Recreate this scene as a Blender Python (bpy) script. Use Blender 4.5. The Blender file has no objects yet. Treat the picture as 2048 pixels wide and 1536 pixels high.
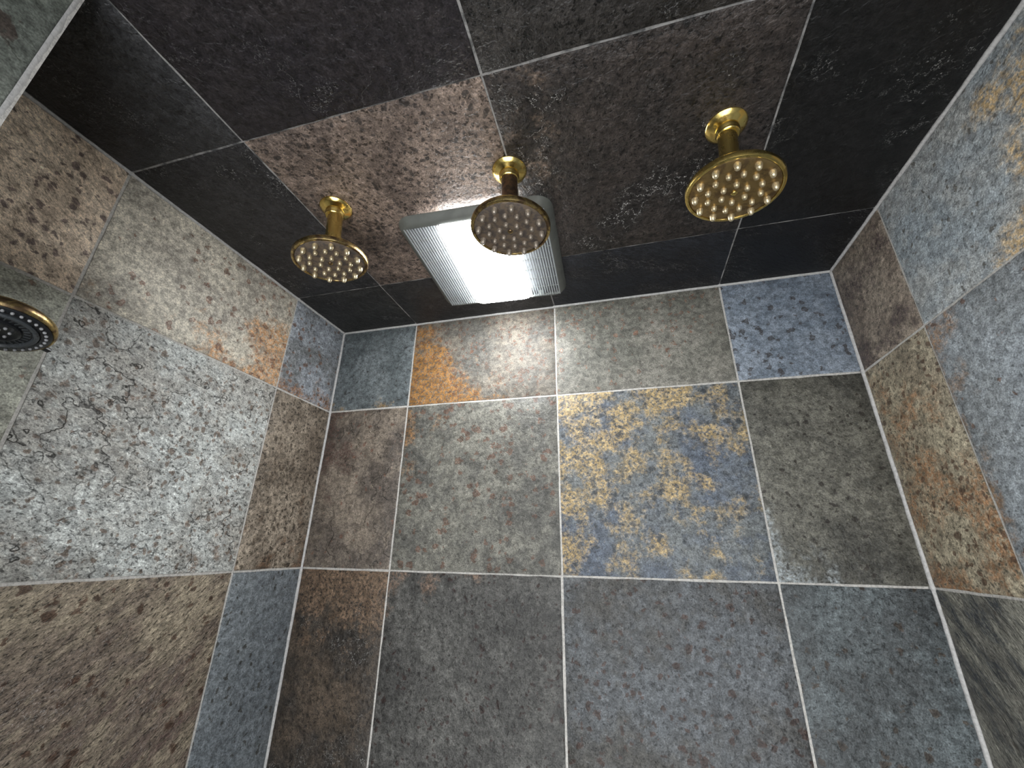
import bpy, bmesh, math, random
from mathutils import Vector, Matrix, noise
random.seed(7)
scene = bpy.context.scene
C = scene.collection
T = 0.406            # one slate tile
CZ = 2.36            # ceiling height
W = 3.1807 * T       # room width
JX, JY = 0.24, -0.809   # left return wall: its face and its far corner
YF = -1.42           # front of the stall
R = math.radians

# ------------------------------------------------------------------ camera
yaw, pitch, roll, fpx = -0.26693408, 0.37540596, 0.01548416, 828.03
cy, sy, cp, sp = math.cos(yaw), math.sin(yaw), math.cos(pitch), math.sin(pitch)
fw = Vector((sy * cp, cy * cp, sp)); rt = Vector((cy, -sy, 0)); up = rt.cross(fw)
r2 = math.cos(roll) * rt + math.sin(roll) * up; u2 = -math.sin(roll) * rt + math.cos(roll) * up
cam = bpy.data.objects.new('camera', bpy.data.cameras.new('camera'))
C.objects.link(cam)
cam.data.sensor_width = 36.0
cam.data.lens = fpx / 2048 * 36.0
cam.data.clip_start = 0.01
M = Matrix((r2, u2, -fw)).transposed().to_4x4()
M.translation = Vector((0.79506, -0.95179, CZ - 0.6017))
cam.matrix_world = M
scene.camera = cam

# ------------------------------------------------------------------ world and exposure
world = bpy.data.worlds.new('bathroom_daylight'); scene.world = world
world.use_nodes = True
bg = world.node_tree.nodes['Background']
bg.inputs[0].default_value = (0.96, 0.985, 1.0, 1)
bg.inputs[1].default_value = 1.9
scene.view_settings.view_transform = 'Standard'
scene.view_settings.look = 'None'
scene.view_settings.exposure = 1.38
scene.view_settings.gamma = 1.0
scene.view_settings.use_curve_mapping = False
LENS_POWER = 16.0
scene.cycles.max_bounces = 6
scene.cycles.diffuse_bounces = 4
scene.cycles.glossy_bounces = 4

# ------------------------------------------------------------------ helpers
def link(name, me, mat=None, parent=None, smooth=True):
    o = bpy.data.objects.new(name, me); C.objects.link(o)
    if mat is not None and not me.materials: me.materials.append(mat)
    if smooth:
        for p in me.polygons: p.use_smooth = True
    if parent is not None: o.parent = parent
    return o

def tag(o, label, cat, group=None, kind=None):
    o['label'] = label; o['category'] = cat
    if group: o['group'] = group
    if kind: o['kind'] = kind
    return o

def thing(name, label, cat, loc, group=None):
    o = bpy.data.objects.new(name, None); C.objects.link(o)
    o.location = loc; o.empty_display_size = 0.03
    return tag(o, label, cat, group)

def mesh(name, vs, fs):
    me = bpy.data.meshes.new(name); me.from_pydata([tuple(v) for v in vs], [], fs); me.update()
    return me

def lathe(name, prof, seg=48, cap0=True, cap1=True):
    """prof: list of (radius, z)"""
    vs, fs = [], []
    for r, z in prof:
        for k in range(seg):
            a = 2 * math.pi * k / seg
            vs.append((r * math.cos(a), r * math.sin(a), z))
    n = len(prof)
    for i in range(n - 1):
        for k in range(seg):
            k2 = (k + 1) % seg
            fs.append((i * seg + k, i * seg + k2, (i + 1) * seg + k2, (i + 1) * seg + k))
    if cap0: fs.append(tuple(range(seg))[::-1])
    if cap1: fs.append(tuple((n - 1) * seg + k for k in range(seg)))
    me = mesh(name, vs, fs)
    bm = bmesh.new(); bm.from_mesh(me); bmesh.ops.recalc_face_normals(bm, faces=bm.faces); bm.to_mesh(me); bm.free()
    return me

def sharp(o, deg=35):
    """flat where the surface turns sharply"""
    me = o.data
    bm = bmesh.new(); bm.from_mesh(me)
    for e in bm.edges:
        if len(e.link_faces) == 2 and e.calc_face_angle(0) > R(deg): e.smooth = False
    bm.to_mesh(me); bm.free()
    for p in me.polygons: p.use_smooth = True
    return o

def box(name, a, b, bevel=0.0):
    bm = bmesh.new()
    bmesh.ops.create_cube(bm, size=1)
    s = [b[i] - a[i] for i in range(3)]; c = [(a[i] + b[i]) / 2 for i in range(3)]
    for v in bm.verts: v.co = Vector((v.co[i] * s[i] + c[i] for i in range(3)))
    if bevel: bmesh.ops.bevel(bm, geom=bm.edges[:], offset=bevel, segments=2, profile=0.6, affect='EDGES')
    me = bpy.data.meshes.new(name); bm.to_mesh(me); bm.free()
    return me

def tube(name, pts, rad, seg=24):
    pts = [Vector(p) for p in pts]; vs, fs = [], []
    rads = rad if isinstance(rad, (list, tuple)) else [rad] * len(pts)
    ref = Vector((0, 1, 0.01)).normalized()
    for i, p in enumerate(pts):
        t = (pts[min(i + 1, len(pts) - 1)] - pts[max(i - 1, 0)]).normalized()
        a = t.cross(ref).normalized(); b = t.cross(a).normalized()
        for k in range(seg):
            an = 2 * math.pi * k / seg
            vs.append(p + rads[i] * (math.cos(an) * a + math.sin(an) * b))
    for i in range(len(pts) - 1):
        for k in range(seg):
            k2 = (k + 1) % seg
            fs.append((i * seg + k, i * seg + k2, (i + 1) * seg + k2, (i + 1) * seg + k))
    fs.append(tuple(range(seg))[::-1]); fs.append(tuple((len(pts) - 1) * seg + k for k in range(seg)))
    me = mesh(name, vs, fs)
    bm = bmesh.new(); bm.from_mesh(me); bmesh.ops.recalc_face_normals(bm, faces=bm.faces); bm.to_mesh(me); bm.free()
    return me

# ------------------------------------------------------------------ node helper
class NB:
    def __init__(s, nt): s.nt = nt
    def n(s, t, **kw):
        nd = s.nt.nodes.new(t)
        for k, v in kw.items(): setattr(nd, k, v)
        return nd
    def l(s, a, b): s.nt.links.new(a, b)
    def put(s, sock, v):
        if v is None: return
        if hasattr(v, 'is_output'): s.l(v, sock)
        elif isinstance(v, (tuple, list)) and sock.type == 'RGBA' and len(v) == 3: sock.default_value = (*v, 1)
        else: sock.default_value = v
    def math(s, op, a, b=None, c=None, clamp=False):
        nd = s.n('ShaderNodeMath', operation=op, use_clamp=clamp)
        for i, v in enumerate((a, b, c)): s.put(nd.inputs[i], v)
        return nd.outputs[0]
    def vmath(s, op, a, b=None):
        nd = s.n('ShaderNodeVectorMath', operation=op)
        s.put(nd.inputs[0], a); s.put(nd.inputs[1], b)
        return nd.outputs['Value'] if op in ('DOT_PRODUCT', 'LENGTH') else nd.outputs[0]
    def noise(s, vec, scale, detail=4, rough=0.55, dist=0.0):
        nd = s.n('ShaderNodeTexNoise')
        s.put(nd.inputs['Vector'], vec); s.put(nd.inputs['Scale'], scale); s.put(nd.inputs['Detail'], detail)
        s.put(nd.inputs['Roughness'], rough); s.put(nd.inputs['Distortion'], dist)
        return nd.outputs['Fac'], nd.outputs['Color']
    def ss(s, v, a, b, lo=0.0, hi=1.0):
        nd = s.n('ShaderNodeMapRange', interpolation_type='SMOOTHSTEP')
        s.put(nd.inputs[0], v); s.put(nd.inputs[1], a); s.put(nd.inputs[2], b); s.put(nd.inputs[3], lo); s.put(nd.inputs[4], hi)
        return nd.outputs[0]
    def mix(s, f, a, b, mode='MIX'):
        nd = s.n('ShaderNodeMix', data_type='RGBA', blend_type=mode, clamp_factor=True)
        s.put(nd.inputs[0], f); s.put(nd.inputs[6], a); s.put(nd.inputs[7], b)
        return nd.outputs[2]

# ------------------------------------------------------------------ slate node group: one stone, its veins, rust and pits
def slate_group():
    g = bpy.data.node_groups.new('slate', 'ShaderNodeTree'); it = g.interface
    def inp(n, t, d):
        s = it.new_socket(n, in_out='INPUT', socket_type=t); s.default_value = d
    col = 'NodeSocketColor'; fl = 'NodeSocketFloat'; ve = 'NodeSocketVector'
    inp('ColorA', col, (.2, .2, .2, 1)); inp('ColorB', col, (.1, .1, .1, 1))
    inp('Patch', col, (.4, .25, .1, 1)); inp('PatchDir', ve, (0, 0, 0)); inp('PatchOff', fl, -1.0); inp('PatchScale', fl, 14.0)
    inp('Spot', col, (.1, .05, .03, 1)); inp('SpotAmt', fl, 0.3); inp('SpotScale', fl, 60.0); inp('SpotSize', fl, 0.3); inp('Ring', fl, 0.0)
    inp('SpotDir', ve, (0, 0, 0))
    inp('Flake', fl, 0.3); inp('Relief', fl, 0.6); inp('Streak', fl, 1.0); inp('StreakRot', fl, 0.0)
    inp('Fleck', fl, 0.0); inp('Rough', fl, 0.5); inp('Seed', ve, (0, 0, 0)); inp('MotScale', fl, 8.0)
    it.new_socket('Shader', in_out='OUTPUT', socket_type='NodeSocketShader')
    b = NB(g); gi = b.n('NodeGroupInput').outputs; go = b.n('NodeGroupOutput')
    tc = b.n('ShaderNodeTexCoord').outputs['Object']
    p0 = b.vmath('ADD', tc, gi['Seed'])
    # streaked coordinates
    vr = b.n('ShaderNodeVectorRotate', rotation_type='Z_AXIS'); b.l(p0, vr.inputs['Vector']); b.l(gi['StreakRot'], vr.inputs['Angle'])
    cx = b.n('ShaderNodeCombineXYZ'); b.put(cx.inputs[0], 1.0); b.l(gi['Streak'], cx.inputs[1]); b.put(cx.inputs[2], 1.0)
    p = b.vmath('MULTIPLY', vr.outputs[0], cx.outputs[0])
    # large mottling
    n1, _ = b.noise(p, gi['MotScale'], 4, 0.62)
    m1 = b.ss(n1, 0.36, 0.64)
    n2, _ = b.noise(p, 75, 4, 0.68)
    n3, _ = b.noise(p, 420, 2, 0.6)
    base = b.mix(m1, gi['ColorA'], gi['ColorB'])
    med = b.ss(n2, 0.36, 0.64, 0.70, 1.30)
    fine = b.ss(n3, 0.3, 0.7, 0.68, 1.32)
    v = b.math('MULTIPLY', med, fine)
    n11, _ = b.noise(p, 165, 2, 0.55)
    v = b.math('MULTIPLY', v, b.ss(n11, 0.58, 0.66, 1.0, b.math('SUBTRACT', 1.0, b.math('MULTIPLY', gi['Relief'], 0.6))))
    v = b.math('MULTIPLY', v, b.ss(n11, 0.42, 0.33, 1.0, b.math('ADD', 1.0, b.math('MULTIPLY', gi['Relief'], 0.4))))
    # mid-size mineral blotches swap the two stone tones
    n4, _ = b.noise(p, 34, 3, 0.6)
    base = b.mix(b.ss(n4, 0.55, 0.66, 0, 0.55), base, gi['ColorB'])
    base = b.mix(b.ss(n4, 0.44, 0.34, 0, 0.55), base, gi['ColorA'])
    # iron patches, placed by a direction across the tile
    n5, _ = b.noise(p, gi['PatchScale'], 5, 0.7)
    dd = b.vmath('DOT_PRODUCT', tc, gi['PatchDir'])
    pm = b.math('ADD', b.math('ADD', b.math('MULTIPLY', b.math('SUBTRACT', n5, 0.5), 3.0), dd), gi['PatchOff'])
    pm = b.ss(pm, 0.0, 0.45)
    pm = b.math('MULTIPLY', pm, b.ss(n11, 0.62, 0.44, 0.25, 1.0))
    base = b.mix(pm, base, gi['Patch'])
    # spots and rings
    wv = b.vmath('ADD', p0, b.vmath('MULTIPLY', b.vmath('SUBTRACT', b.noise(p0, 45, 1, 0.6)[1], (0.5, 0.5, 0.5)), (0.02, 0.02, 0.0)))
    vo = b.n('ShaderNodeTexVoronoi', feature='F1'); b.l(wv, vo.inputs['Vector']); b.l(gi['SpotScale'], vo.inputs['Scale'])
    sc = b.n('ShaderNodeSeparateColor'); b.l(vo.outputs['Color'], sc.inputs[0])
    n7, _ = b.noise(p0, 11, 1, 0.5)
    sd = b.vmath('DOT_PRODUCT', tc, gi['SpotDir'])
    gate = b.math('ADD', b.math('ADD', gi['SpotAmt'], b.math('MULTIPLY', b.math('SUBTRACT', n7, 0.5), 1.3)), sd)
    on = b.math('LESS_THAN', sc.outputs[0], gate)
    sz = b.math('MULTIPLY', gi['SpotSize'], b.ss(sc.outputs[1], 0, 1, 0.45, 1.1))
    ds = b.math('ADD', b.math('ADD', vo.outputs['Distance'], b.math('MULTIPLY', b.math('SUBTRACT', n2, 0.5), 0.45)), b.math('MULTIPLY', b.math('SUBTRACT', n11, 0.5), 0.7))
    disc = b.ss(ds, sz, b.math('MULTIPLY', sz, 0.62))
    core = b.ss(ds, b.math('MULTIPLY', sz, 0.62), b.math('MULTIPLY', sz, 0.35))
    spot = b.math('SUBTRACT', disc, b.math('MULTIPLY', core, gi['Ring']), clamp=True)
    spot = b.math('MULTIPLY', spot, on)
    base = b.mix(b.math('MULTIPLY', spot, 0.85), base, gi['Spot'])
    # pale scratches / mineral flecks
    n8, _ = b.noise(p, 26, 4, 0.72, 0.0)
    ln = b.math('ABSOLUTE', b.math('SUBTRACT', n8, 0.5))
    fk = b.math('MULTIPLY', b.ss(ln, 0.012, 0.0), b.ss(n1, 0.5, 0.66))
    fk = b.math('MULTIPLY', b.math('MULTIPLY', fk, gi['Fleck']), b.ss(n3, 0.4, 0.6))
    vv = b.n('ShaderNodeCombineColor'); [b.l(v, vv.inputs[i]) for i in range(3)]
    colr = b.mix(1.0, base, vv.outputs[0], 'MULTIPLY')
    colr = b.mix(fk, colr, (0.55, 0.54, 0.52))
    # cleft relief: terraces (layers), undulation, grain, pits
    n9, _ = b.noise(p, 12, 4, 0.5)
    st = b.math('MULTIPLY', n9, 6.0)
    fr = b.math('FRACT', st)
    ter = b.math('DIVIDE', b.math('ADD', b.math('FLOOR', st), b.ss(fr, 0.90, 1.0)), 6.0)
    # darker lines along the broken edges of the layers
    crk = b.math('MULTIPLY', b.math('MULTIPLY', b.ss(fr, 0.88, 0.95), b.ss(fr, 1.0, 0.97)), b.math('MULTIPLY', b.ss(n1, 0.44, 0.60), b.math('MULTIPLY', gi['Flake'], 0.5)), clamp=True)
    colr = b.mix(crk, colr, (0.03, 0.028, 0.026))
    n10, _ = b.noise(p, 55, 2, 0.62)
    st2 = b.math('MULTIPLY', n10, 5.0)
    ter2 = b.math('DIVIDE', b.math('ADD', b.math('FLOOR', st2), b.ss(b.math('FRACT', st2), 0.6, 1.0)), 5.0)
    h = b.math('MULTIPLY', b.math('MULTIPLY', ter, gi['Flake']), 2.2)
    h = b.math('ADD', h, b.math('MULTIPLY', b.math('MULTIPLY', ter2, gi['Relief']), 0.9))
    h = b.math('ADD', h, b.math('MULTIPLY', b.math('MULTIPLY', n2, gi['Relief']), 0.8))
    h = b.math('ADD', h, b.math('MULTIPLY', b.math('MULTIPLY', n3, gi['Relief']), 0.22))
    bp = b.n('ShaderNodeBump'); bp.inputs['Strength'].default_value = 1.0; bp.inputs['Distance'].default_value = 0.0028
    b.l(h, bp.inputs['Height'])
    bs = b.n('ShaderNodeBsdfPrincipled')
    b.l(colr, bs.inputs['Base Color']); b.l(bp.outputs[0], bs.inputs['Normal'])
    b.l(b.math('ADD', gi['Rough'], b.math('MULTIPLY', b.math('SUBTRACT', n2, 0.5), 0.3)), bs.inputs['Roughness'])
    bs.inputs['Specular IOR Level'].default_value = 0.32
    b.l(bs.outputs[0], go.inputs[0])
    return g
SLATE = slate_group()

def srgb(rgb):
    """screen colour 0..255 to linear"""
    return tuple(x / 12.92 if x <= 0.04045 else ((x + 0.055) / 1.055) ** 2.4 for x in (v / 255 for v in rgb))

_k = [0]
def slate(A, B, **kw):
    _k[0] += 1
    m = bpy.data.materials.new('slate_%02d' % _k[0]); m.use_nodes = True
    nt = m.node_tree; nt.nodes.clear()
    gn = nt.nodes.new('ShaderNodeGroup'); gn.node_tree = SLATE
    out = nt.nodes.new('ShaderNodeOutputMaterial'); nt.links.new(gn.outputs[0], out.inputs[0])
    rr = random.Random(_k[0] * 31 + 5)
    kw.setdefault('Seed', (rr.uniform(-9, 9), rr.uniform(-9, 9), rr.uniform(-9, 9)))
    kw['ColorA'] = A; kw['ColorB'] = B
    for k, v in kw.items():
        s = gn.inputs[k]
        if s.type == 'RGBA': s.default_value = (*srgb(v), 1)
        else: s.default_value = v
    return m

def simple(name, col, rough=0.5, metal=0.0, noise_amt=0.0, nscale=60, bump=0.0, col2=None, spec=0.5, lo=0.42, hi=0.62):
    m = bpy.data.materials.new(name); m.use_nodes = True
    b = NB(m.node_tree); bs = m.node_tree.nodes['Principled BSDF']
    bs.inputs['Roughness'].default_value = rough; bs.inputs['Metallic'].default_value = metal
    bs.inputs['Specular IOR Level'].default_value = spec
    tc = b.n('ShaderNodeTexCoord').outputs['Object']
    n, _ = b.noise(tc, nscale, 6, 0.65, 0.4)
    c2 = col2 if col2 else tuple(x * (1 - noise_amt) for x in col)
    b.l(b.mix(b.ss(n, lo, hi), col, c2), bs.inputs['Base Color'])
    b.l(b.ss(n, 0.3, 0.7, max(rough - 0.08, 0.03), min(rough + 0.12, 1)), bs.inputs['Roughness'])
    if bump:
        bp = b.n('ShaderNodeBump'); bp.inputs['Distance'].default_value = bump; b.l(n, bp.inputs['Height']); b.l(bp.outputs[0], bs.inputs['Normal'])
    return m

GROUT = simple('grout', (0.50, 0.48, 0.45), 0.9, 0, 0.3, 260, 0.0008)
GROUT_C = simple('grout_grey', (0.30, 0.29, 0.28), 0.9, 0, 0.0, 30, 0.0008, col2=(0.07, 0.07, 0.07))
CAULK = simple('caulk', (0.45, 0.44, 0.43), 0.7, 0, 0.22, 220, 0.0006)
PLASTER = simple('plaster', (0.6, 0.6, 0.58), 0.9, 0, 0.1, 20)

# ------------------------------------------------------------------ tiles: bevelled, uneven slabs in their own XY plane (Z = out of the wall)
def tile_mesh(w, h, seed, amp=0.0008, chip=0.0011):
    nx = max(6, int(w / 0.022)); ny = max(6, int(h / 0.022))
    off = Vector((seed * 3.17, seed * 1.71, seed * 0.37)); vs, fs = [], []
    def edge(t, k):  # wobble of the cut edge
        return chip * (noise.noise(Vector((t * 28, k * 9.1, 0)) + off) * 0.8 + 0.6 * noise.noise(Vector((t * 95, k * 5.3, 4)) + off))
    for j in range(ny + 1):
        for i in range(nx + 1):
            x = -w / 2 + w * i / nx; y = -h / 2 + h * j / ny; z = 0
            z = amp * (noise.fractal(Vector((x, y, 0)) * 9 + off, 1.0, 2.0, 4)) + 0.5 * amp * noise.noise(Vector((x, y, 3)) * 45 + off)
            if i == 0: x += edge(y, 1)
            if i == nx: x += edge(y, 2)
            if j == 0: y += edge(x, 3)
            if j == ny: y += edge(x, 4)
            if i in (0, nx) or j in (0, ny): z -= 0.0009
            vs.append((x, y, z))
    st = nx + 1
    for j in range(ny):
        for i in range(nx): fs.append((j * st + i, j * st + i + 1, (j + 1) * st + i + 1, (j + 1) * st + i))
    # a tight round-over: push the outer ring's neighbours close to the edge
    for j in range(ny + 1):
        for i in range(nx + 1):
            v = list(vs[j * st + i])
            if i == 1: v[0] = vs[j * st][0] + 0.0022
            if i == nx - 1: v[0] = vs[j * st + nx][0] - 0.0022
            if j == 1: v[1] = vs[i][1] + 0.0022
            if j == ny - 1: v[1] = vs[ny * st + i][1] - 0.0022
            vs[j * st + i] = tuple(v)
    ring = [i for i in range(nx + 1)] + [j * st + nx for j in range(1, ny + 1)] + [ny * st + i for i in range(nx - 1, -1, -1)] + [j * st for j in range(ny - 1, 0, -1)]
    b0 = len(vs)
    for r in ring: vs.append((vs[r][0], vs[r][1], -0.006))
    n = len(ring)
    for k in range(n): fs.append((ring[k], b0 + k, b0 + (k + 1) % n, ring[(k + 1) % n]))
    fs.append(tuple(b0 + k for k in range(n))[::-1])
    return mesh('tile', vs, fs)

_ts = [0]
def lay(parent, frame, u0, u1, v0, v1, mat, g=0.0020, label=None, edge=(0, 0, 0, 0), lift=None):
    """frame: (origin, U, V) of the finished face; edge: extra gap at u0,u1,v0,v1"""
    _ts[0] += 1
    rr = random.Random(_ts[0] * 17)
    jit = lambda: g + rr.uniform(-0.0004, 0.0006)
    a0 = u0 + max(jit(), edge[0]); a1 = u1 - max(jit(), edge[1]); b0 = v0 + max(jit(), edge[2]); b1 = v1 - max(jit(), edge[3])
    o0, U, V = frame; N = U.cross(V)
    me = tile_mesh(a1 - a0, b1 - b0, _ts[0])
    o = link('slate_tile', me, mat, parent)
    mm = Matrix((U, V, N)).transposed().to_4x4()
    mm.translation = o0 + U * (a0 + a1) / 2 + V * (b0 + b1) / 2 + N * (rr.uniform(-0.0003, 0.0005) if lift is None else lift)
    o.matrix_world = mm
    sharp(o, 50)
    if label: o['label'] = label
    return o

X, Y, Z = Vector((1, 0, 0)), Vector((0, 1, 0)), Vector((0, 0, 1))
GD = 0.0016   # how far the grout lies behind the tile faces
TH = 0.08
def slab(name, a, b, mat, label, cat):
    o = link(name, box(name, a, b), mat, None, False)
    return tag(o, label, cat, kind='structure')

wall_back = slab('wall_back', (-TH, GD, 0), (W + TH, TH, CZ + TH), GROUT, 'far shower wall of multicoloured slate tiles below the light', 'wall')
wall_left = slab('wall_left', (-TH, JY, 0), (-GD, GD, CZ + TH), GROUT, 'left shower wall of pale grey and rust slate tiles', 'wall')
wall_right = slab('wall_right', (W + GD, YF, 0), (W + TH, GD, CZ + TH), GROUT, 'right shower wall of blue grey and tan slate tiles', 'wall')
wall_ret = slab('wall_left_return', (-TH, YF, 0), (JX - GD, JY, CZ + TH), GROUT, 'grey slate return wall at the upper left corner', 'wall')
ceiling = slab('ceiling', (-TH, YF, CZ + GD), (W + TH, TH, CZ + TH), GROUT_C, 'black slate tiled shower ceiling', 'ceiling')
floor = slab('floor', (-TH, YF, -TH), (W + TH, TH, 0), GROUT, 'slate tiled shower floor', 'floor')
# front wall above the entrance opening
wall_front = slab('wall_front', (-TH, YF - 0.1, 2.12), (W + TH, YF, CZ + TH), PLASTER, 'plain header above the shower entrance', 'wall')

xs = [0, 0.5998 * T, 1.5998 * T, 2.5992 * T, W]
zs = [0, -0.6203 * T, -1.6183 * T, -2.617 * T, -3.617 * T, -4.617 * T, -5.617 * T, -CZ]
ys = [0, -0.4858 * T, -1.4879 * T, JY]
ysr = [0, -0.4858 * T, -1.4879 * T, -2.488 * T, YF]

# stone kinds (screen colours 0..255): ColorA is one tone, ColorB the other
def P(x, y): return (x, y, 0)
back = {
 (0, 0): slate((106, 112, 114), (78, 84, 86), Patch=(138, 115, 82), PatchDir=P(-1, -9), PatchOff=-1.1, SpotAmt=0.45, Spot=(57, 56, 55), SpotScale=92, Relief=.7),
 (1, 0): slate((114, 107, 97), (90, 88, 83), Patch=(144, 104, 58), PatchDir=P(-4.5, -5), PatchOff=-.25, PatchScale=15, Spot=(100, 68, 52), SpotAmt=0.72, SpotScale=83, SpotSize=.46, Ring=.85, Relief=.45, Rough=.6),
 (2, 0): slate((120, 117, 109), (96, 95, 88), Spot=(112, 80, 63), SpotAmt=0.40, SpotScale=71, SpotSize=.42, Ring=.95, SpotDir=P(-.8, 1.0), Relief=.5, Rough=.6, Patch=(132, 116, 91), PatchOff=-.5),
 (3, 0): slate((124, 132, 142), (94, 103, 114), Spot=(55, 49, 46), SpotAmt=0.65, SpotScale=61, SpotSize=.42, Ring=.3, Relief=.4, MotScale=6, SpotDir=P(0, -1)),
 (0, 1): slate((119, 109, 98), (83, 76, 70), Patch=(79, 64, 58), PatchDir=P(-3, 2), PatchOff=-.25, PatchScale=9, SpotAmt=0.35, Spot=(99, 75, 64), Flake=1.2, Relief=.6),
 (1, 1): slate((112, 110, 102), (80, 79, 75), Spot=(90, 66, 54), SpotAmt=0.66, SpotScale=51, SpotSize=.44, Ring=.35, SpotDir=P(-.4, 1.2), Relief=.7, Patch=(130, 100, 70), PatchDir=P(-4, 2), PatchOff=-1.0),
 (2, 1): slate((82, 89, 100), (102, 105, 105), Patch=(154, 134, 98), PatchDir=P(-.8, .9), PatchOff=.16, PatchScale=14, SpotAmt=0.35, Spot=(62, 66, 70), SpotScale=63, SpotSize=.45, Relief=.75, Flake=.3, MotScale=6),
 (3, 1): slate((96, 94, 86), (66, 65, 60), Patch=(124, 129, 130), PatchDir=P(-6, -6), PatchOff=-1.3, PatchScale=8, SpotAmt=0.40, Spot=(42, 38, 34), SpotScale=73, SpotSize=.36, Relief=.8, Flake=.3, MotScale=6),
 (0, 2): slate((77, 67, 57), (50, 46, 42), Patch=(98, 81, 66), PatchDir=P(0, 6), PatchOff=-.4, PatchScale=20, SpotAmt=0.40, Spot=(40, 36, 33), SpotScale=98, Relief=1.0, Fleck=.5),
 (1, 2): slate((82, 81, 78), (62, 61, 59), Spot=(44, 32, 29), SpotAmt=0.46, SpotScale=76, SpotSize=.40, SpotDir=P(1.1, -1.1), Relief=.85, Patch=(98, 83, 72), PatchDir=P(-2, 6), PatchOff=-1.2),
 (2, 2): slate((85, 88, 91), (69, 67, 63), Spot=(60, 46, 41), SpotAmt=0.65, SpotScale=59, SpotSize=.42, SpotDir=P(0, -.6), Relief=.9, MotScale=5),
 (3, 2): slate((88, 94, 96), (66, 69, 70), Spot=(58, 50, 43), SpotAmt=0.55, SpotScale=51, SpotSize=.4, Relief=.9, MotScale=6, Patch=(58, 66, 80), PatchDir=P(3, -5), PatchOff=-.8),
}
left = {
 (0, 0): slate((142, 147, 153), (110, 112, 113), Patch=(125, 99, 80), PatchDir=P(1, -8), PatchOff=-.75, PatchScale=18, Spot=(98, 72, 57), SpotAmt=0.60, SpotScale=68, SpotSize=.42, SpotDir=P(0, -2.5), Relief=1.0),
 (1, 0): slate((190, 183, 168), (156, 150, 139), Patch=(178, 140, 104), PatchDir=P(2.4, -3.2), PatchOff=-.25, PatchScale=13, Spot=(112, 78, 62), SpotAmt=0.52, SpotScale=59, SpotSize=.42, Ring=.4, SpotDir=P(2.2, 0), Relief=.5, Rough=.45),
 (2, 0): slate((214, 197, 176), (184, 166, 146), Spot=(92, 78, 76), SpotAmt=0.65, SpotScale=76, SpotSize=.46, Relief=.8, Patch=(136, 123, 116), PatchOff=-.5, Streak=1.6, StreakRot=.6),
 (0, 1): slate((140, 129, 115), (100, 90, 79), Spot=(75, 66, 56), SpotAmt=0.70, SpotScale=104, SpotSize=.48, Relief=1.2, Patch=(102, 82, 66), PatchDir=P(0, -3), PatchOff=-.35, PatchScale=16),
 (1, 1): slate((182, 185, 182), (152, 150, 144), Patch=(124, 109, 97), PatchDir=P(0, -1.5), PatchOff=-.38, PatchScale=22, Spot=(112, 98, 87), SpotAmt=0.60, SpotScale=81, SpotSize=.44, Relief=1.1, Flake=1.7, Rough=.45, Streak=1.3, StreakRot=.35, MotScale=6),
 (2, 1): slate((162, 163, 151), (134, 134, 123), Spot=(113, 92, 79), SpotAmt=0.22, Relief=.7, Flake=.4),
 (0, 2): slate((111, 116, 119), (96, 101, 105), Spot=(55, 54, 50), SpotAmt=0.36, SpotScale=73, SpotSize=.34, Relief=.6, Fleck=.4, MotScale=5, Patch=(81, 92, 108), PatchDir=P(0, -4), PatchOff=-1.2),
 (1, 2): slate((145, 134, 116), (108, 96, 86), Patch=(88, 73, 68), PatchDir=P(1, -2), PatchOff=-.1, PatchScale=9, Spot=(73, 54, 43), SpotAmt=0.46, SpotScale=56, SpotSize=.4, Relief=1.2, Flake=.8, Streak=1.9, StreakRot=-.65, Fleck=.6),
 (2, 2): slate((111, 106, 94), (86, 80, 73), Relief=.9, SpotAmt=0.40),
}
right = {
 (0, 0): slate((138, 127, 114), (108, 97, 87), Patch=(77, 67, 64), PatchDir=P(-1, -.5), PatchOff=.12, PatchScale=12, SpotAmt=0.40, Spot=(80, 72, 66), SpotScale=81, Relief=.8),
 (1, 0): slate((140, 148, 153), (158, 159, 157), Patch=(186, 160, 120), PatchDir=P(4, -3.5), PatchOff=-.05, PatchScale=8, SpotAmt=0.40, Spot=(86, 83, 78), Relief=.7, MotScale=6),
 (2, 0): slate((120, 127, 132), (102, 108, 112), SpotAmt=0.30, Spot=(80, 74, 68), Relief=.6),
 (3, 0): slate((102, 104, 106), (85, 88, 90), SpotAmt=0.30, Spot=(70, 64, 60), Relief=.6),
 (0, 1): slate((156, 147, 127), (130, 120, 103), Patch=(132, 102, 76), PatchDir=P(-.5, -.9), PatchOff=.1, PatchScale=9, Spot=(84, 65, 52), SpotAmt=0.65, SpotScale=76, SpotSize=.44, Relief=1.0),
 (1, 1): slate((146, 152, 157), (130, 134, 136), Patch=(146, 121, 99), PatchDir=P(-8, 1.5), PatchOff=-1.55, PatchScale=10, SpotAmt=0.26, Spot=(112, 88, 76), Relief=.7, MotScale=5),
 (2, 1): slate((106, 112, 116), (87, 92, 96), SpotAmt=0.30, Spot=(70, 64, 60), Relief=.7),
 (3, 1): slate((102, 104, 106), (85, 88, 90), SpotAmt=0.30, Spot=(70, 64, 60), Relief=.6),
 (0, 2): slate((130, 128, 118), (98, 96, 90), Patch=(51, 54, 57), PatchDir=P(-1, 1), PatchOff=0, PatchScale=12, Relief=1.1, Flake=.9, SpotAmt=0.25, Spot=(70, 64, 58), Streak=2.6, StreakRot=.9),
 (1, 2): slate((112, 116, 120), (90, 93, 96), SpotAmt=0.30, Spot=(70, 64, 60), Relief=.7),
 (2, 2): slate((106, 112, 116), (87, 92, 96), SpotAmt=0.30, Spot=(70, 64, 60), Relief=.7),
 (3, 2): slate((102, 104, 106), (85, 88, 90), SpotAmt=0.30, Spot=(70, 64, 60), Relief=.6),
}
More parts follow.
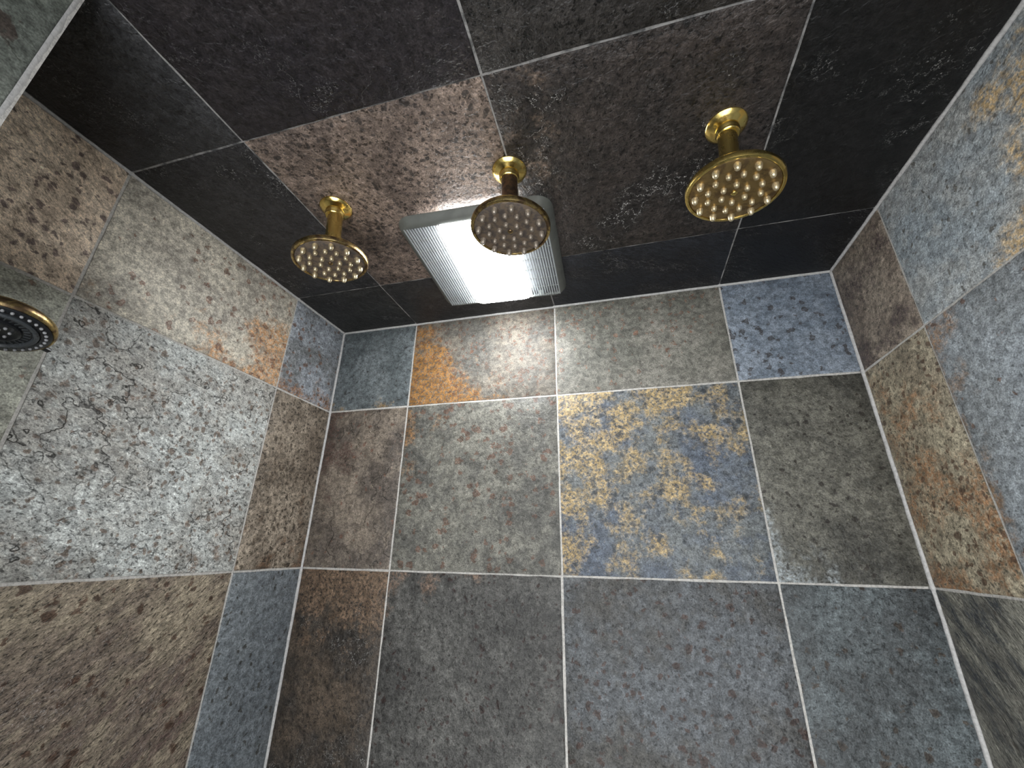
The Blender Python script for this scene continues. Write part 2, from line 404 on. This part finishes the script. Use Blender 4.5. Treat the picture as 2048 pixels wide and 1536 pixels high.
spare = [slate((102, 105, 106), (81, 83, 82), SpotAmt=.3, Spot=(66, 58, 52), Relief=.7), slate((112, 106, 94), (86, 80, 73), SpotAmt=.4, Spot=(70, 58, 50), Relief=.8),
         slate((96, 104, 114), (76, 83, 91), SpotAmt=.25, Spot=(58, 54, 50), Relief=.6)]
BK = dict(Rough=.46)
DS = (26, 24, 23)
ceil = {
 (0, 0): slate((46, 46, 45), (34, 33, 33), Flake=.5, Relief=0.90, Fleck=0.42, Spot=DS, SpotAmt=.1, **BK),
 (1, 0): slate((48, 47, 46), (36, 35, 36), Flake=.5, Relief=0.75, Fleck=0.33, Spot=DS, SpotAmt=.1, **BK),
 (2, 0): slate((36, 38, 43), (29, 29, 33), Relief=1.05, Flake=.7, Fleck=0.60, Spot=DS, SpotAmt=.1, Streak=2.2, StreakRot=.6, **BK),
 (3, 0): slate((23, 24, 27), (18, 18, 20), Relief=0.75, Flake=.4, Fleck=0.33, Spot=DS, SpotAmt=.1, Streak=2, StreakRot=.6, **BK),
 (0, 1): slate((51, 50, 51), (40, 39, 40), Flake=.5, Relief=0.90, Fleck=0.60, Spot=DS, SpotAmt=.1, **BK),
 (1, 1): slate((126, 111, 101), (88, 77, 71), Relief=1.20, Spot=(55, 50, 48), SpotAmt=.66, SpotScale=95, SpotSize=.5, Patch=(110, 88, 78), PatchOff=-.3, **BK),
 (2, 1): slate((58, 52, 49), (42, 39, 38), Relief=1.35, Flake=.6, Fleck=1.35, Spot=DS, SpotAmt=.2, Patch=(88, 76, 67), PatchDir=P(-5, 0), PatchOff=-.75, **BK),
 (3, 1): slate((25, 24, 24), (18, 18, 18), Flake=.5, Relief=0.90, Fleck=0.45, Spot=DS, SpotAmt=.1, **BK),
 (0, 2): slate((53, 53, 54), (42, 42, 44), Flake=.5, Relief=0.90, Fleck=0.33, Spot=DS, SpotAmt=.1, **BK),
 (1, 2): slate((43, 39, 40), (34, 31, 34), Flake=.5, Relief=0.90, Fleck=0.26, Spot=DS, SpotAmt=.1, Patch=(56, 47, 44), PatchOff=-.4, **BK),
 (2, 2): slate((50, 47, 45), (37, 35, 34), Flake=.5, Relief=1.50, Fleck=0.66, Spot=DS, SpotAmt=.2, **BK),
 (3, 2): slate((20, 19, 19), (15, 15, 15), Flake=.5, Relief=0.90, Fleck=0.30, Spot=DS, SpotAmt=.1, **BK),
}
spare_c = slate((39, 38, 38), (30, 29, 29), Relief=.6, Fleck=.28, Spot=DS, SpotAmt=.1, **BK)
ret_mat = slate((106, 110, 103), (94, 98, 92), Spot=(64, 54, 49), SpotAmt=.12, SpotScale=24, SpotSize=.4, Relief=.35, MotScale=5)

names_back = {(1, 0): 'orange rust stained tile with brown rings', (2, 1): 'blue grey tile with gold patches', (3, 0): 'slate blue tile with dark pits',
              (3, 1): 'dark olive grey tile', (1, 1): 'green grey tile with brown spots', (0, 2): 'dark brown mottled tile'}
names_left = {(1, 1): 'large pale grey tile with flaking layers', (1, 0): 'beige tile with orange stains along its lower edge', (0, 2): 'smooth blue grey strip tile', (2, 0): 'tan tile with purple brown spots'}
names_right = {(0, 1): 'olive strip tile with rust red stains', (1, 0): 'blue grey tile with a tan patch', (0, 0): 'taupe tile with dark blotches'}
CG = 0.0032
Fb = (Vector((0, 0, CZ)), X, Z)
for i in range(4):
    for j in range(7):
        m = back.get((i, j), spare[(i + j) % 3])
        # the wall faces -Y: U x V must point to -Y
        lay(wall_back, Fb, xs[i], xs[i + 1], zs[j + 1], zs[j], m, label=names_back.get((i, j)),
            edge=(CG if i == 0 else 0, CG if i == 3 else 0, 0, CG if j == 0 else 0))
Fl = (Vector((0, 0, CZ)), Y, Z)     # Y x Z = +X
for i in range(3):
    for j in range(7):
        m = left.get((i, j), spare[(i + 2 * j) % 3])
        lay(wall_left, Fl, ys[i + 1], ys[i], zs[j + 1], zs[j], m, label=names_left.get((i, j)),
            edge=(CG if i == 2 else 0, CG if i == 0 else 0, 0, CG if j == 0 else 0))
Fr = (Vector((W, 0, CZ)), -Y, Z)    # -Y x Z = -X
for i in range(4):
    for j in range(7):
        m = right.get((i, j), spare[(i + 2 * j) % 3])
        lay(wall_right, Fr, -ysr[i], -ysr[i + 1], zs[j + 1], zs[j], m, label=names_right.get((i, j)),
            edge=(CG if i == 0 else 0, 0, 0, CG if j == 0 else 0))
Fc = (Vector((0, 0, CZ)), X, -Y)    # X x -Y = -Z
for i in range(4):
    for j in range(4):
        lay(ceiling, Fc, xs[i], xs[i + 1], -ysr[j], -ysr[j + 1], ceil.get((i, j), spare_c), g=0.0015,
            edge=(CG if i == 0 else 0, CG if i == 3 else 0, CG if j == 0 else 0, 0))
Fj = (Vector((JX, JY, CZ)), Y, Z)
for k, (a, b_) in enumerate(((YF - JY, -0.41), (-0.41, -0.0045))):
    for j in range(7): lay(wall_ret, Fj, a, b_, zs[j + 1], zs[j], ret_mat)
Fj2 = (Vector((0, JY, CZ)), -X, Z)  # -X x Z = +Y
for j in range(7): lay(wall_ret, Fj2, -JX + 0.0045, 0, zs[j + 1], zs[j], ret_mat)
Ff = (Vector((0, 0, 0)), X, Y)
for i in range(4):
    for j in range(4): lay(floor, Ff, xs[i], xs[i + 1], ysr[j + 1], ysr[j], spare[(i + j) % 3], lift=0.0016)

# caulk beads in the inner corners, lumpy
def bead(name, p0, p1, d1, d2, size, label, mat=CAULK, convex=False):
    p0, p1 = Vector(p0), Vector(p1); L = (p1 - p0).length; n = int(L / 0.006); vs, fs = [], []
    d1, d2 = Vector(d1), Vector(d2); sd = random.random() * 50
    for k in range(n + 1):
        p = p0.lerp(p1, k / n); s = size * (1 + 0.22 * noise.noise(Vector((k * 0.35, sd, 0))) + 0.15 * noise.noise(Vector((k * 1.3, sd, 3))))
        s2 = size * (1 + 0.22 * noise.noise(Vector((k * 0.35, sd, 9))) + 0.15 * noise.noise(Vector((k * 1.3, sd, 7))))
        c = -0.0015 * (d1 + d2)
        q = [c + d1 * (s + 0.0015), p * 0 + (d1 * s + d2 * s2) * (0.36 if not convex else 0.62), c + d2 * (s2 + 0.0015), c]
        vs += [p + x for x in q]
    for k in range(n):
        for e in range(4):
            fs.append((k * 4 + e, k * 4 + (e + 1) % 4, (k + 1) * 4 + (e + 1) % 4, (k + 1) * 4 + e))
    fs += [(0, 1, 2, 3), (n * 4 + 3, n * 4 + 2, n * 4 + 1, n * 4)]
    me = mesh(name, vs, fs)
    bm = bmesh.new(); bm.from_mesh(me); bmesh.ops.recalc_face_normals(bm, faces=bm.faces); bm.to_mesh(me); bm.free()
    return tag(link(name, me, mat), label, 'grout joint', kind='structure')
bead('trim_1', (0, 0, CZ), (W, 0, CZ), -Y, -Z, 0.0046, 'pale grout bead between the ceiling and the far wall')
bead('trim_2', (0, JY, CZ), (0, 0, CZ), X, -Z, 0.0042, 'pale grout bead between the ceiling and the left wall')
bead('trim_3', (W, YF, CZ), (W, 0, CZ), -X, -Z, 0.0042, 'pale grout bead between the ceiling and the right wall')
bead('trim_4', (0, 0, 0), (0, 0, CZ), X, -Y, 0.0044, 'pale grout bead down the far left corner')
bead('trim_5', (W, 0, 0), (W, 0, CZ), -X, -Y, 0.0050, 'pale grout bead down the far right corner')
bead('trim_6', (JX - 0.0052, JY - 0.0052, 0), (JX - 0.0052, JY - 0.0052, CZ), X, Y, 0.0056, 'rough grout edge on the corner of the return wall', convex=True)

# ------------------------------------------------------------------ fixture materials
BRASS = simple('polished_brass', (0.80, 0.60, 0.20), 0.20, 1.0, 0, 55, 0.0003, col2=(0.46, 0.33, 0.11), lo=0.50, hi=0.66)
BRASS_OLD = simple('tarnished_brass', (0.60, 0.45, 0.19), 0.30, 1.0, 0, 70, 0.0005, col2=(0.18, 0.12, 0.07), lo=0.44, hi=0.60)
FACE_LIT = simple('lit_worn_brass_face', (0.38, 0.26, 0.11), 0.38, 0.9, 0, 60, 0.0004, col2=(0.18, 0.12, 0.06), lo=0.42, hi=0.64)  # right head's face: brighter gold, with the light on it put into the colour
PIPE_SHADED = simple('shaded_tarnished_pipe', (0.17, 0.10, 0.06), 0.40, 0.9, 0, 80, 0.0004, col2=(0.07, 0.05, 0.04))  # tarnish brown with the middle arm's backlit shade mixed into the colour
FACE_DULL = simple('limescaled_face', (0.26, 0.20, 0.15), 0.5, 0.7, 0, 90, 0.0006, col2=(0.13, 0.11, 0.10))
TIP = simple('limescaled_nozzle', (0.72, 0.62, 0.42), 0.32, 0.75, 0, 300, 0.0002, col2=(0.42, 0.33, 0.20))
TIP_SHADED = simple('shaded_nozzle', (0.36, 0.31, 0.26), 0.4, 0.6, 0, 300, 0.0002, col2=(0.20, 0.16, 0.12))  # darker nozzle copy: shade on the backlit middle head painted in
BLACK = simple('black_plastic', (0.012, 0.013, 0.015), 0.28, 0, 0.2, 60)
BLACK_GREY = simple('dark_grey_plastic', (0.05, 0.055, 0.06), 0.3, 0, 0.2, 60)
RUBBER = simple('grey_rubber', (0.35, 0.35, 0.36), 0.4, 0, 0.2, 90)
WHITE_PLASTIC = simple('aged_white_plastic', (0.55, 0.56, 0.55), 0.45, 0, 0.12, 25)

# ------------------------------------------------------------------ brass ceiling shower heads
ARM = 0.124
flange_me = lathe('flange', [(0.011, 0.0), (0.0292, 0.0), (0.0296, -0.0022), (0.0284, -0.0042), (0.0235, -0.0072), (0.0175, -0.0098), (0.0160, -0.0108), (0.011, -0.0108)], 56)
collar_me = lathe('collar', [(0.0105, -0.0085), (0.0166, -0.0085), (0.0171, -0.0105), (0.0171, -0.0165), (0.0160, -0.0182), (0.0160, -0.0215), (0.0148, -0.0228), (0.0105, -0.0228)], 48)
arm_me = lathe('arm', [(0.0136, -0.010), (0.0136, -0.066), (0.0141, -0.070), (0.0141, -0.083), (0.0130, -0.088)], 48)
nut_me = lathe('swivel_nut', [(0.0095, -0.085), (0.0140, -0.086), (0.0144, -0.089), (0.0144, -0.0960), (0.0126, -0.0990), (0.0104, -0.1020), (0.0104, -0.1060), (0.0140, -0.1095)], 48)
HR = 0.0640
body_me = lathe('head_body', [(0.010, 0.0165), (0.0150, 0.0160), (0.020, 0.0142), (0.036, 0.0112), (0.052, 0.0082), (0.0615, 0.0050), (HR, 0.0015), (HR, -0.0035), (0.0632, -0.0056), (0.0612, -0.0064), (0.0590, -0.0058), (0.0582, -0.0040)], 72)
face_me = lathe('face_plate', [(0.0580, -0.0030), (0.0580, -0.0050), (0.0568, -0.0058), (0.040, -0.0072), (0.020, -0.0080), (0.004, -0.0083)], 72)
nozzle_me = lathe('nozzle', [(0.0050, 0.0012), (0.0048, -0.0022), (0.0043, -0.0048), (0.0038, -0.0072), (0.0027, -0.0090), (0.0014, -0.0098)], 18)
nozzle_in_me = lathe('nozzle', [(0.0042, 0.0012), (0.0041, -0.0012), (0.0037, -0.0034), (0.0030, -0.0054), (0.0014, -0.0063)], 18)
screw_me = lathe('centre_screw', [(0.0042, 0.0), (0.0042, -0.0012), (0.0034, -0.0019), (0.0012, -0.0019)], 20)

def shower_head(loc, label, mats, tilt=(0, 0), spin=0.0, lean=0.0):
    fl_m, arm_m, body_m, face_m, noz_m = mats
    t = thing('shower_head', label, 'shower head', loc, 'brass ceiling shower heads')
    def cp(me, m, nm, parent, z=None):
        d = me.copy(); d.materials.clear(); d.materials.append(m)
        return sharp(link(nm, d, None, parent), 40)
    cp(flange_me, fl_m, 'flange', t); cp(collar_me, fl_m, 'collar', t)
    for me_, m_, nm in ((arm_me, arm_m, 'arm'), (nut_me, body_m, 'swivel_nut')):
        cp(me_, m_, nm, t).rotation_euler = (0, R(-lean), 0)
    b = cp(body_me, body_m, 'head_body', t)
    b.location = (ARM * math.sin(R(lean)), 0, -ARM * math.cos(R(lean))); b.rotation_euler = (R(tilt[0]), R(tilt[1]), spin)
    f = cp(face_me, face_m, 'face_plate', t); f.location = b.location; f.rotation_euler = b.rotation_euler
    n1 = nozzle_me.copy(); n1.materials.clear(); n1.materials.append(noz_m)
    n2 = nozzle_in_me.copy(); n2.materials.clear(); n2.materials.append(noz_m)
    for cnt, rad, zz, me, ph in ((12, 0.0500, -0.0063, n1, 0.0), (12, 0.0345, -0.0074, n2, 0.26), (6, 0.0170, -0.0080, n2, 0.1)):
        for k in range(cnt):
            a = 2 * math.pi * k / cnt + ph
            o = link('nozzle', me, None, f); o.location = (rad * math.cos(a), rad * math.sin(a), zz)
            o.rotation_euler = (0.10 * rad / 0.05 * -math.sin(a) * -1, 0.10 * rad / 0.05 * -math.cos(a), 0)
    s = cp(screw_me, body_m, 'centre_screw', f); s.location = (0, 0, -0.0082)
    return t
shower_head((0.301, -0.446, CZ), 'brass ceiling shower head hanging left of the light panel, nearest the left wall', (BRASS, BRASS, BRASS_OLD, FACE_DULL, TIP), (3, -5), 0.15, 6)
shower_head((0.646, -0.446, CZ), 'dark backlit brass shower head hanging in front of the glowing light panel', (BRASS, PIPE_SHADED, BRASS_OLD, FACE_DULL, TIP_SHADED), (1, 2), 0.3, 2)
shower_head((0.987, -0.443, CZ), 'bright gold ceiling shower head right of the light panel, toward the right wall', (BRASS, BRASS, BRASS, FACE_LIT, TIP), (5, 4), 0.4, -4.5)

# ------------------------------------------------------------------ combined bath fan and light
def rrect(hx, hy, r, seg=6):
    pts = []
    for cx_, cy_, a0 in ((hx - r, hy - r, 0), (-hx + r, hy - r, 90), (-hx + r, -hy + r, 180), (hx - r, -hy + r, 270)):
        for k in range(seg + 1):
            a = R(a0 + 90 * k / seg); pts.append((cx_ + r * math.cos(a), cy_ + r * math.sin(a)))
    return pts
def loft(name, rings, cap0=False, cap1=False):
    n = len(rings[0]); vs = [v for r in rings for v in r]; fs = []
    for i in range(len(rings) - 1):
        for k in range(n): fs.append((i * n + k, i * n + (k + 1) % n, (i + 1) * n + (k + 1) % n, (i + 1) * n + k))
    if cap0: fs.append(tuple(range(n))[::-1])
    if cap1: fs.append(tuple((len(rings) - 1) * n + k for k in range(n)))
    me = mesh(name, vs, fs)
    bm = bmesh.new(); bm.from_mesh(me); bmesh.ops.recalc_face_normals(bm, faces=bm.faces); bm.to_mesh(me); bm.free()
    return me
def ring(hx, hy, r, z): return [(x, y, z) for x, y in rrect(hx, hy, r)]

fan = thing('bath_fan_light', 'square ceiling fan grille with a glowing white light panel in its middle', 'ceiling light', (0.546, -0.2375, CZ))
fan.rotation_euler = (0, 0, R(2.5))
HX, HY = 0.155, 0.158
GX, GY = 0.1405, 0.139        # inner opening
frame_me = loft('frame', [ring(HX - 0.002, HY - 0.002, 0.030, -0.0060), ring(HX, HY, 0.032, -0.0075), ring(HX - 0.001, HY - 0.001, 0.031, -0.0100),
                          ring(HX - 0.006, HY - 0.008, 0.026, -0.0185), ring(GX + 0.0015, GY + 0.0035, 0.014, -0.0230), ring(GX, GY, 0.010, -0.0232),
                          ring(GX - 0.0005, GY - 0.0005, 0.010, -0.0200), ring(HX - 0.009, HY - 0.011, 0.022, -0.0150), ring(HX - 0.0045, HY - 0.0045, 0.028, -0.0070), ring(HX - 0.002, HY - 0.002, 0.030, -0.0060)])
FRAME = simple('grey_frame_plastic', (0.105, 0.11, 0.10), 0.5, 0, 0.15, 25)
sharp(link('frame', frame_me, FRAME, fan), 40)
# posts that hold the panel off the ceiling
for sx in (-1, 1):
    sharp(link('mounting_post', box('mounting_post', (sx * 0.09 - 0.006, 0.1435, -0.0185), (sx * 0.09 + 0.006, 0.1485, 0.0004), 0.001), FRAME, fan))
# back tray behind the slats, near black to paint the shade in the gaps
tray_me = box('back_tray', (-GX - 0.001, -GY - 0.001, -0.0052), (GX + 0.001, GY + 0.001, -0.0040))
link('back_tray', tray_me, simple('tray_plastic', (0.02, 0.02, 0.022), 0.7, 0, 0.2, 30), fan, False)
# lens
LX, LY = 0.0672, 0.1385
lens_m = bpy.data.materials.new('lit_lens'); lens_m.use_nodes = True
lb = NB(lens_m.node_tree); bs = lens_m.node_tree.nodes['Principled BSDF']
bs.inputs['Base Color'].default_value = (0.9, 0.92, 0.95, 1); bs.inputs['Roughness'].default_value = 0.4
bs.inputs['Emission Color'].default_value = (0.96, 0.985, 1.0, 1); bs.inputs['Emission Strength'].default_value = LENS_POWER
lens_me = loft('lens', [ring(LX, LY, 0.006, -0.0055), ring(LX, LY, 0.006, -0.0240), ring(LX - 0.0030, LY - 0.0030, 0.0055, -0.0285),
                        ring(LX - 0.012, LY - 0.014, 0.005, -0.0375), ring(LX - 0.024, LY - 0.030, 0.004, -0.0435), ring(LX - 0.040, LY - 0.055, 0.004, -0.0455)], True, True)
lens = sharp(link('lens', lens_me, lens_m, fan), 60); lens['label'] = 'glowing white rectangular light panel'
# ribs beside the lens and slats
for sx in (-1, 1):
    link('lens_rail', box('lens_rail', (sx * 0.0710 - 0.0022, -GY, -0.0246), (sx * 0.0710 + 0.0022, GY, -0.0222), 0.0006), WHITE_PLASTIC, fan, False)
n_sl = 12
SLAT = bpy.data.materials.new('translucent_plastic'); SLAT.use_nodes = True
sb = NB(SLAT.node_tree); SLAT.node_tree.nodes.remove(SLAT.node_tree.nodes['Principled BSDF'])
tr_ = sb.n('ShaderNodeBsdfTranslucent'); tr_.inputs[0].default_value = (0.34, 0.37, 0.385, 1)
df_ = sb.n('ShaderNodeBsdfDiffuse'); df_.inputs[0].default_value = (0.46, 0.48, 0.49, 1)
mx_ = sb.n('ShaderNodeMixShader'); mx_.inputs[0].default_value = 0.5
sb.l(tr_.outputs[0], mx_.inputs[1]); sb.l(df_.outputs[0], mx_.inputs[2]); sb.l(mx_.outputs[0], SLAT.node_tree.nodes['Material Output'].inputs[0])
slat_me = box('slat', (-0.0015, -GY, -0.0238), (0.0015, GY, -0.0215), 0.0004)
for sx in (-1, 1):
    for k in range(n_sl):
        x = sx * (0.0772 + (GX - 0.0790) * 0 + k * (0.1385 - 0.0772) / (n_sl - 1))
        o = link('slat', slat_me, SLAT, fan, False); o.location = (x, 0, 0)
    for k in range(7):
        y = -GY + 2 * GY * (k + 1) / 8
        a, b_ = sorted((sx * 0.073, sx * GX))
        link('crossbar', box('crossbar', (a, y - 0.0010, -0.0222), (b_, y + 0.0010, -0.0200)), FRAME, fan, False)

# ------------------------------------------------------------------ black-faced hand shower in a holder on the left wall
HP = Vector((0.171, -0.724, CZ - 0.396))
base = Vector((0.0, -0.745, CZ - 0.440))
wh = thing('hand_shower', 'black faced hand shower with a brass rim, held by the left wall', 'shower head', base)
loc = lambda v: Vector(v) - base
fm = lathe('holder_plate', [(0.008, 0.0005), (0.028, 0.0005), (0.0285, 0.003), (0.025, 0.007), (0.016, 0.010), (0.012, 0.024), (0.010, 0.024)], 48)
o = sharp(link('holder_plate', fm, BRASS_OLD, wh), 40); o.rotation_euler = (0, R(90), 0)
tiltv = Vector((0.27, -0.06, -1)).normalized()          # the way the face looks
q = (-Z).rotation_difference(tiltv)
def part(nm, me, m, par=wh, local=True):
    o = sharp(link(nm, me, m, par), 40)
    if local: o.location = loc(HP); o.rotation_mode = 'QUATERNION'; o.rotation_quaternion = q
    return o
HB = 0.0450; K = HB / 0.0530
def lz(nm, prof, seg=64): return lathe(nm, [(r_ * K, z_ * K) for r_, z_ in prof], seg)
body = part('head_body', lz('head_body', [(0.006, 0.0275), (0.0170, 0.0268), (0.0290, 0.0245), (0.0400, 0.0205), (0.0455, 0.0170), (0.0475, 0.0140), (0.0478, 0.0125), (0.0502, 0.0118), (0.0522, 0.0100), (0.0530, 0.0070), (0.0530, 0.0035), (0.0522, 0.0010), (0.0505, -0.0003), (0.0492, 0.0002)], 72), BRASS_OLD)
face = part('face_plate', lz('face_plate', [(0.0493, 0.0020), (0.0493, -0.0006), (0.0484, -0.0014), (0.0392, -0.0022), (0.0385, -0.0010), (0.0378, -0.0010)], 72), BLACK)
sharp(link('inner_ring', lz('inner_ring', [(0.0378, 0.000), (0.0378, -0.0036), (0.0362, -0.0052), (0.0335, -0.0052), (0.0320, -0.0036), (0.0316, 0.000)]), BLACK_GREY, face), 40)
sharp(link('centre_disc', lz('centre_disc', [(0.0316, 0.0), (0.0310, -0.0016), (0.0235, -0.0018), (0.0228, -0.0040), (0.0205, -0.0048), (0.0190, -0.0036), (0.004, -0.0036)]), BLACK, face), 40)
nm_ = lz('nozzle', [(0.0019, 0.0005), (0.0018, -0.0012), (0.0012, -0.0022), (0.0004, -0.0025)], 12); nm_.materials.append(RUBBER)
for k in range(34):
    a = 2 * math.pi * k / 34
    o = link('nozzle', nm_, None, face); o.location = (0.0438 * K * math.cos(a), 0.0438 * K * math.sin(a), -0.0018 * K)
for cnt, rad in ((8, 0.0130), (3, 0.0055)):
    for k in range(cnt):
        a = 2 * math.pi * k / cnt + 0.3
        o = link('nozzle', nm_, None, face); o.location = (rad * K * math.cos(a), rad * K * math.sin(a), -0.0036 * K)
slot_me = box('slot_rib', (0.0245 * K, -0.0007, -0.0028 * K), (0.0305 * K, 0.0007, -0.0012 * K), 0.0002)
for k in range(30):
    o = link('slot_rib', slot_me, BLACK_GREY, face, False); o.rotation_euler = (0, 0, 2 * math.pi * k / 30)
# little lever that switches the spray, and the handle running back to the holder
lv = part('spray_lever', box('spray_lever', (0.0430, -0.0030, 0.0008), (0.0510, 0.0030, 0.0040), 0.0010), BLACK)
lv.rotation_quaternion = q @ Matrix.Rotation(R(98), 3, 'Z').to_quaternion()
hs = HP - tiltv * 0.010 + Vector((-0.036, -0.004, 0)); he = base + Vector((0.020, 0, 0))
hp = [loc(hs.lerp(he, t) + Vector((0, 0, 0.010 * math.sin(math.pi * t)))) for t in [k / 12 for k in range(13)]]
sharp(link('handle', tube('handle', hp, [0.0100 + 0.0035 * math.sin(math.pi * k / 12) for k in range(13)]), BRASS_OLD, wh), 40)
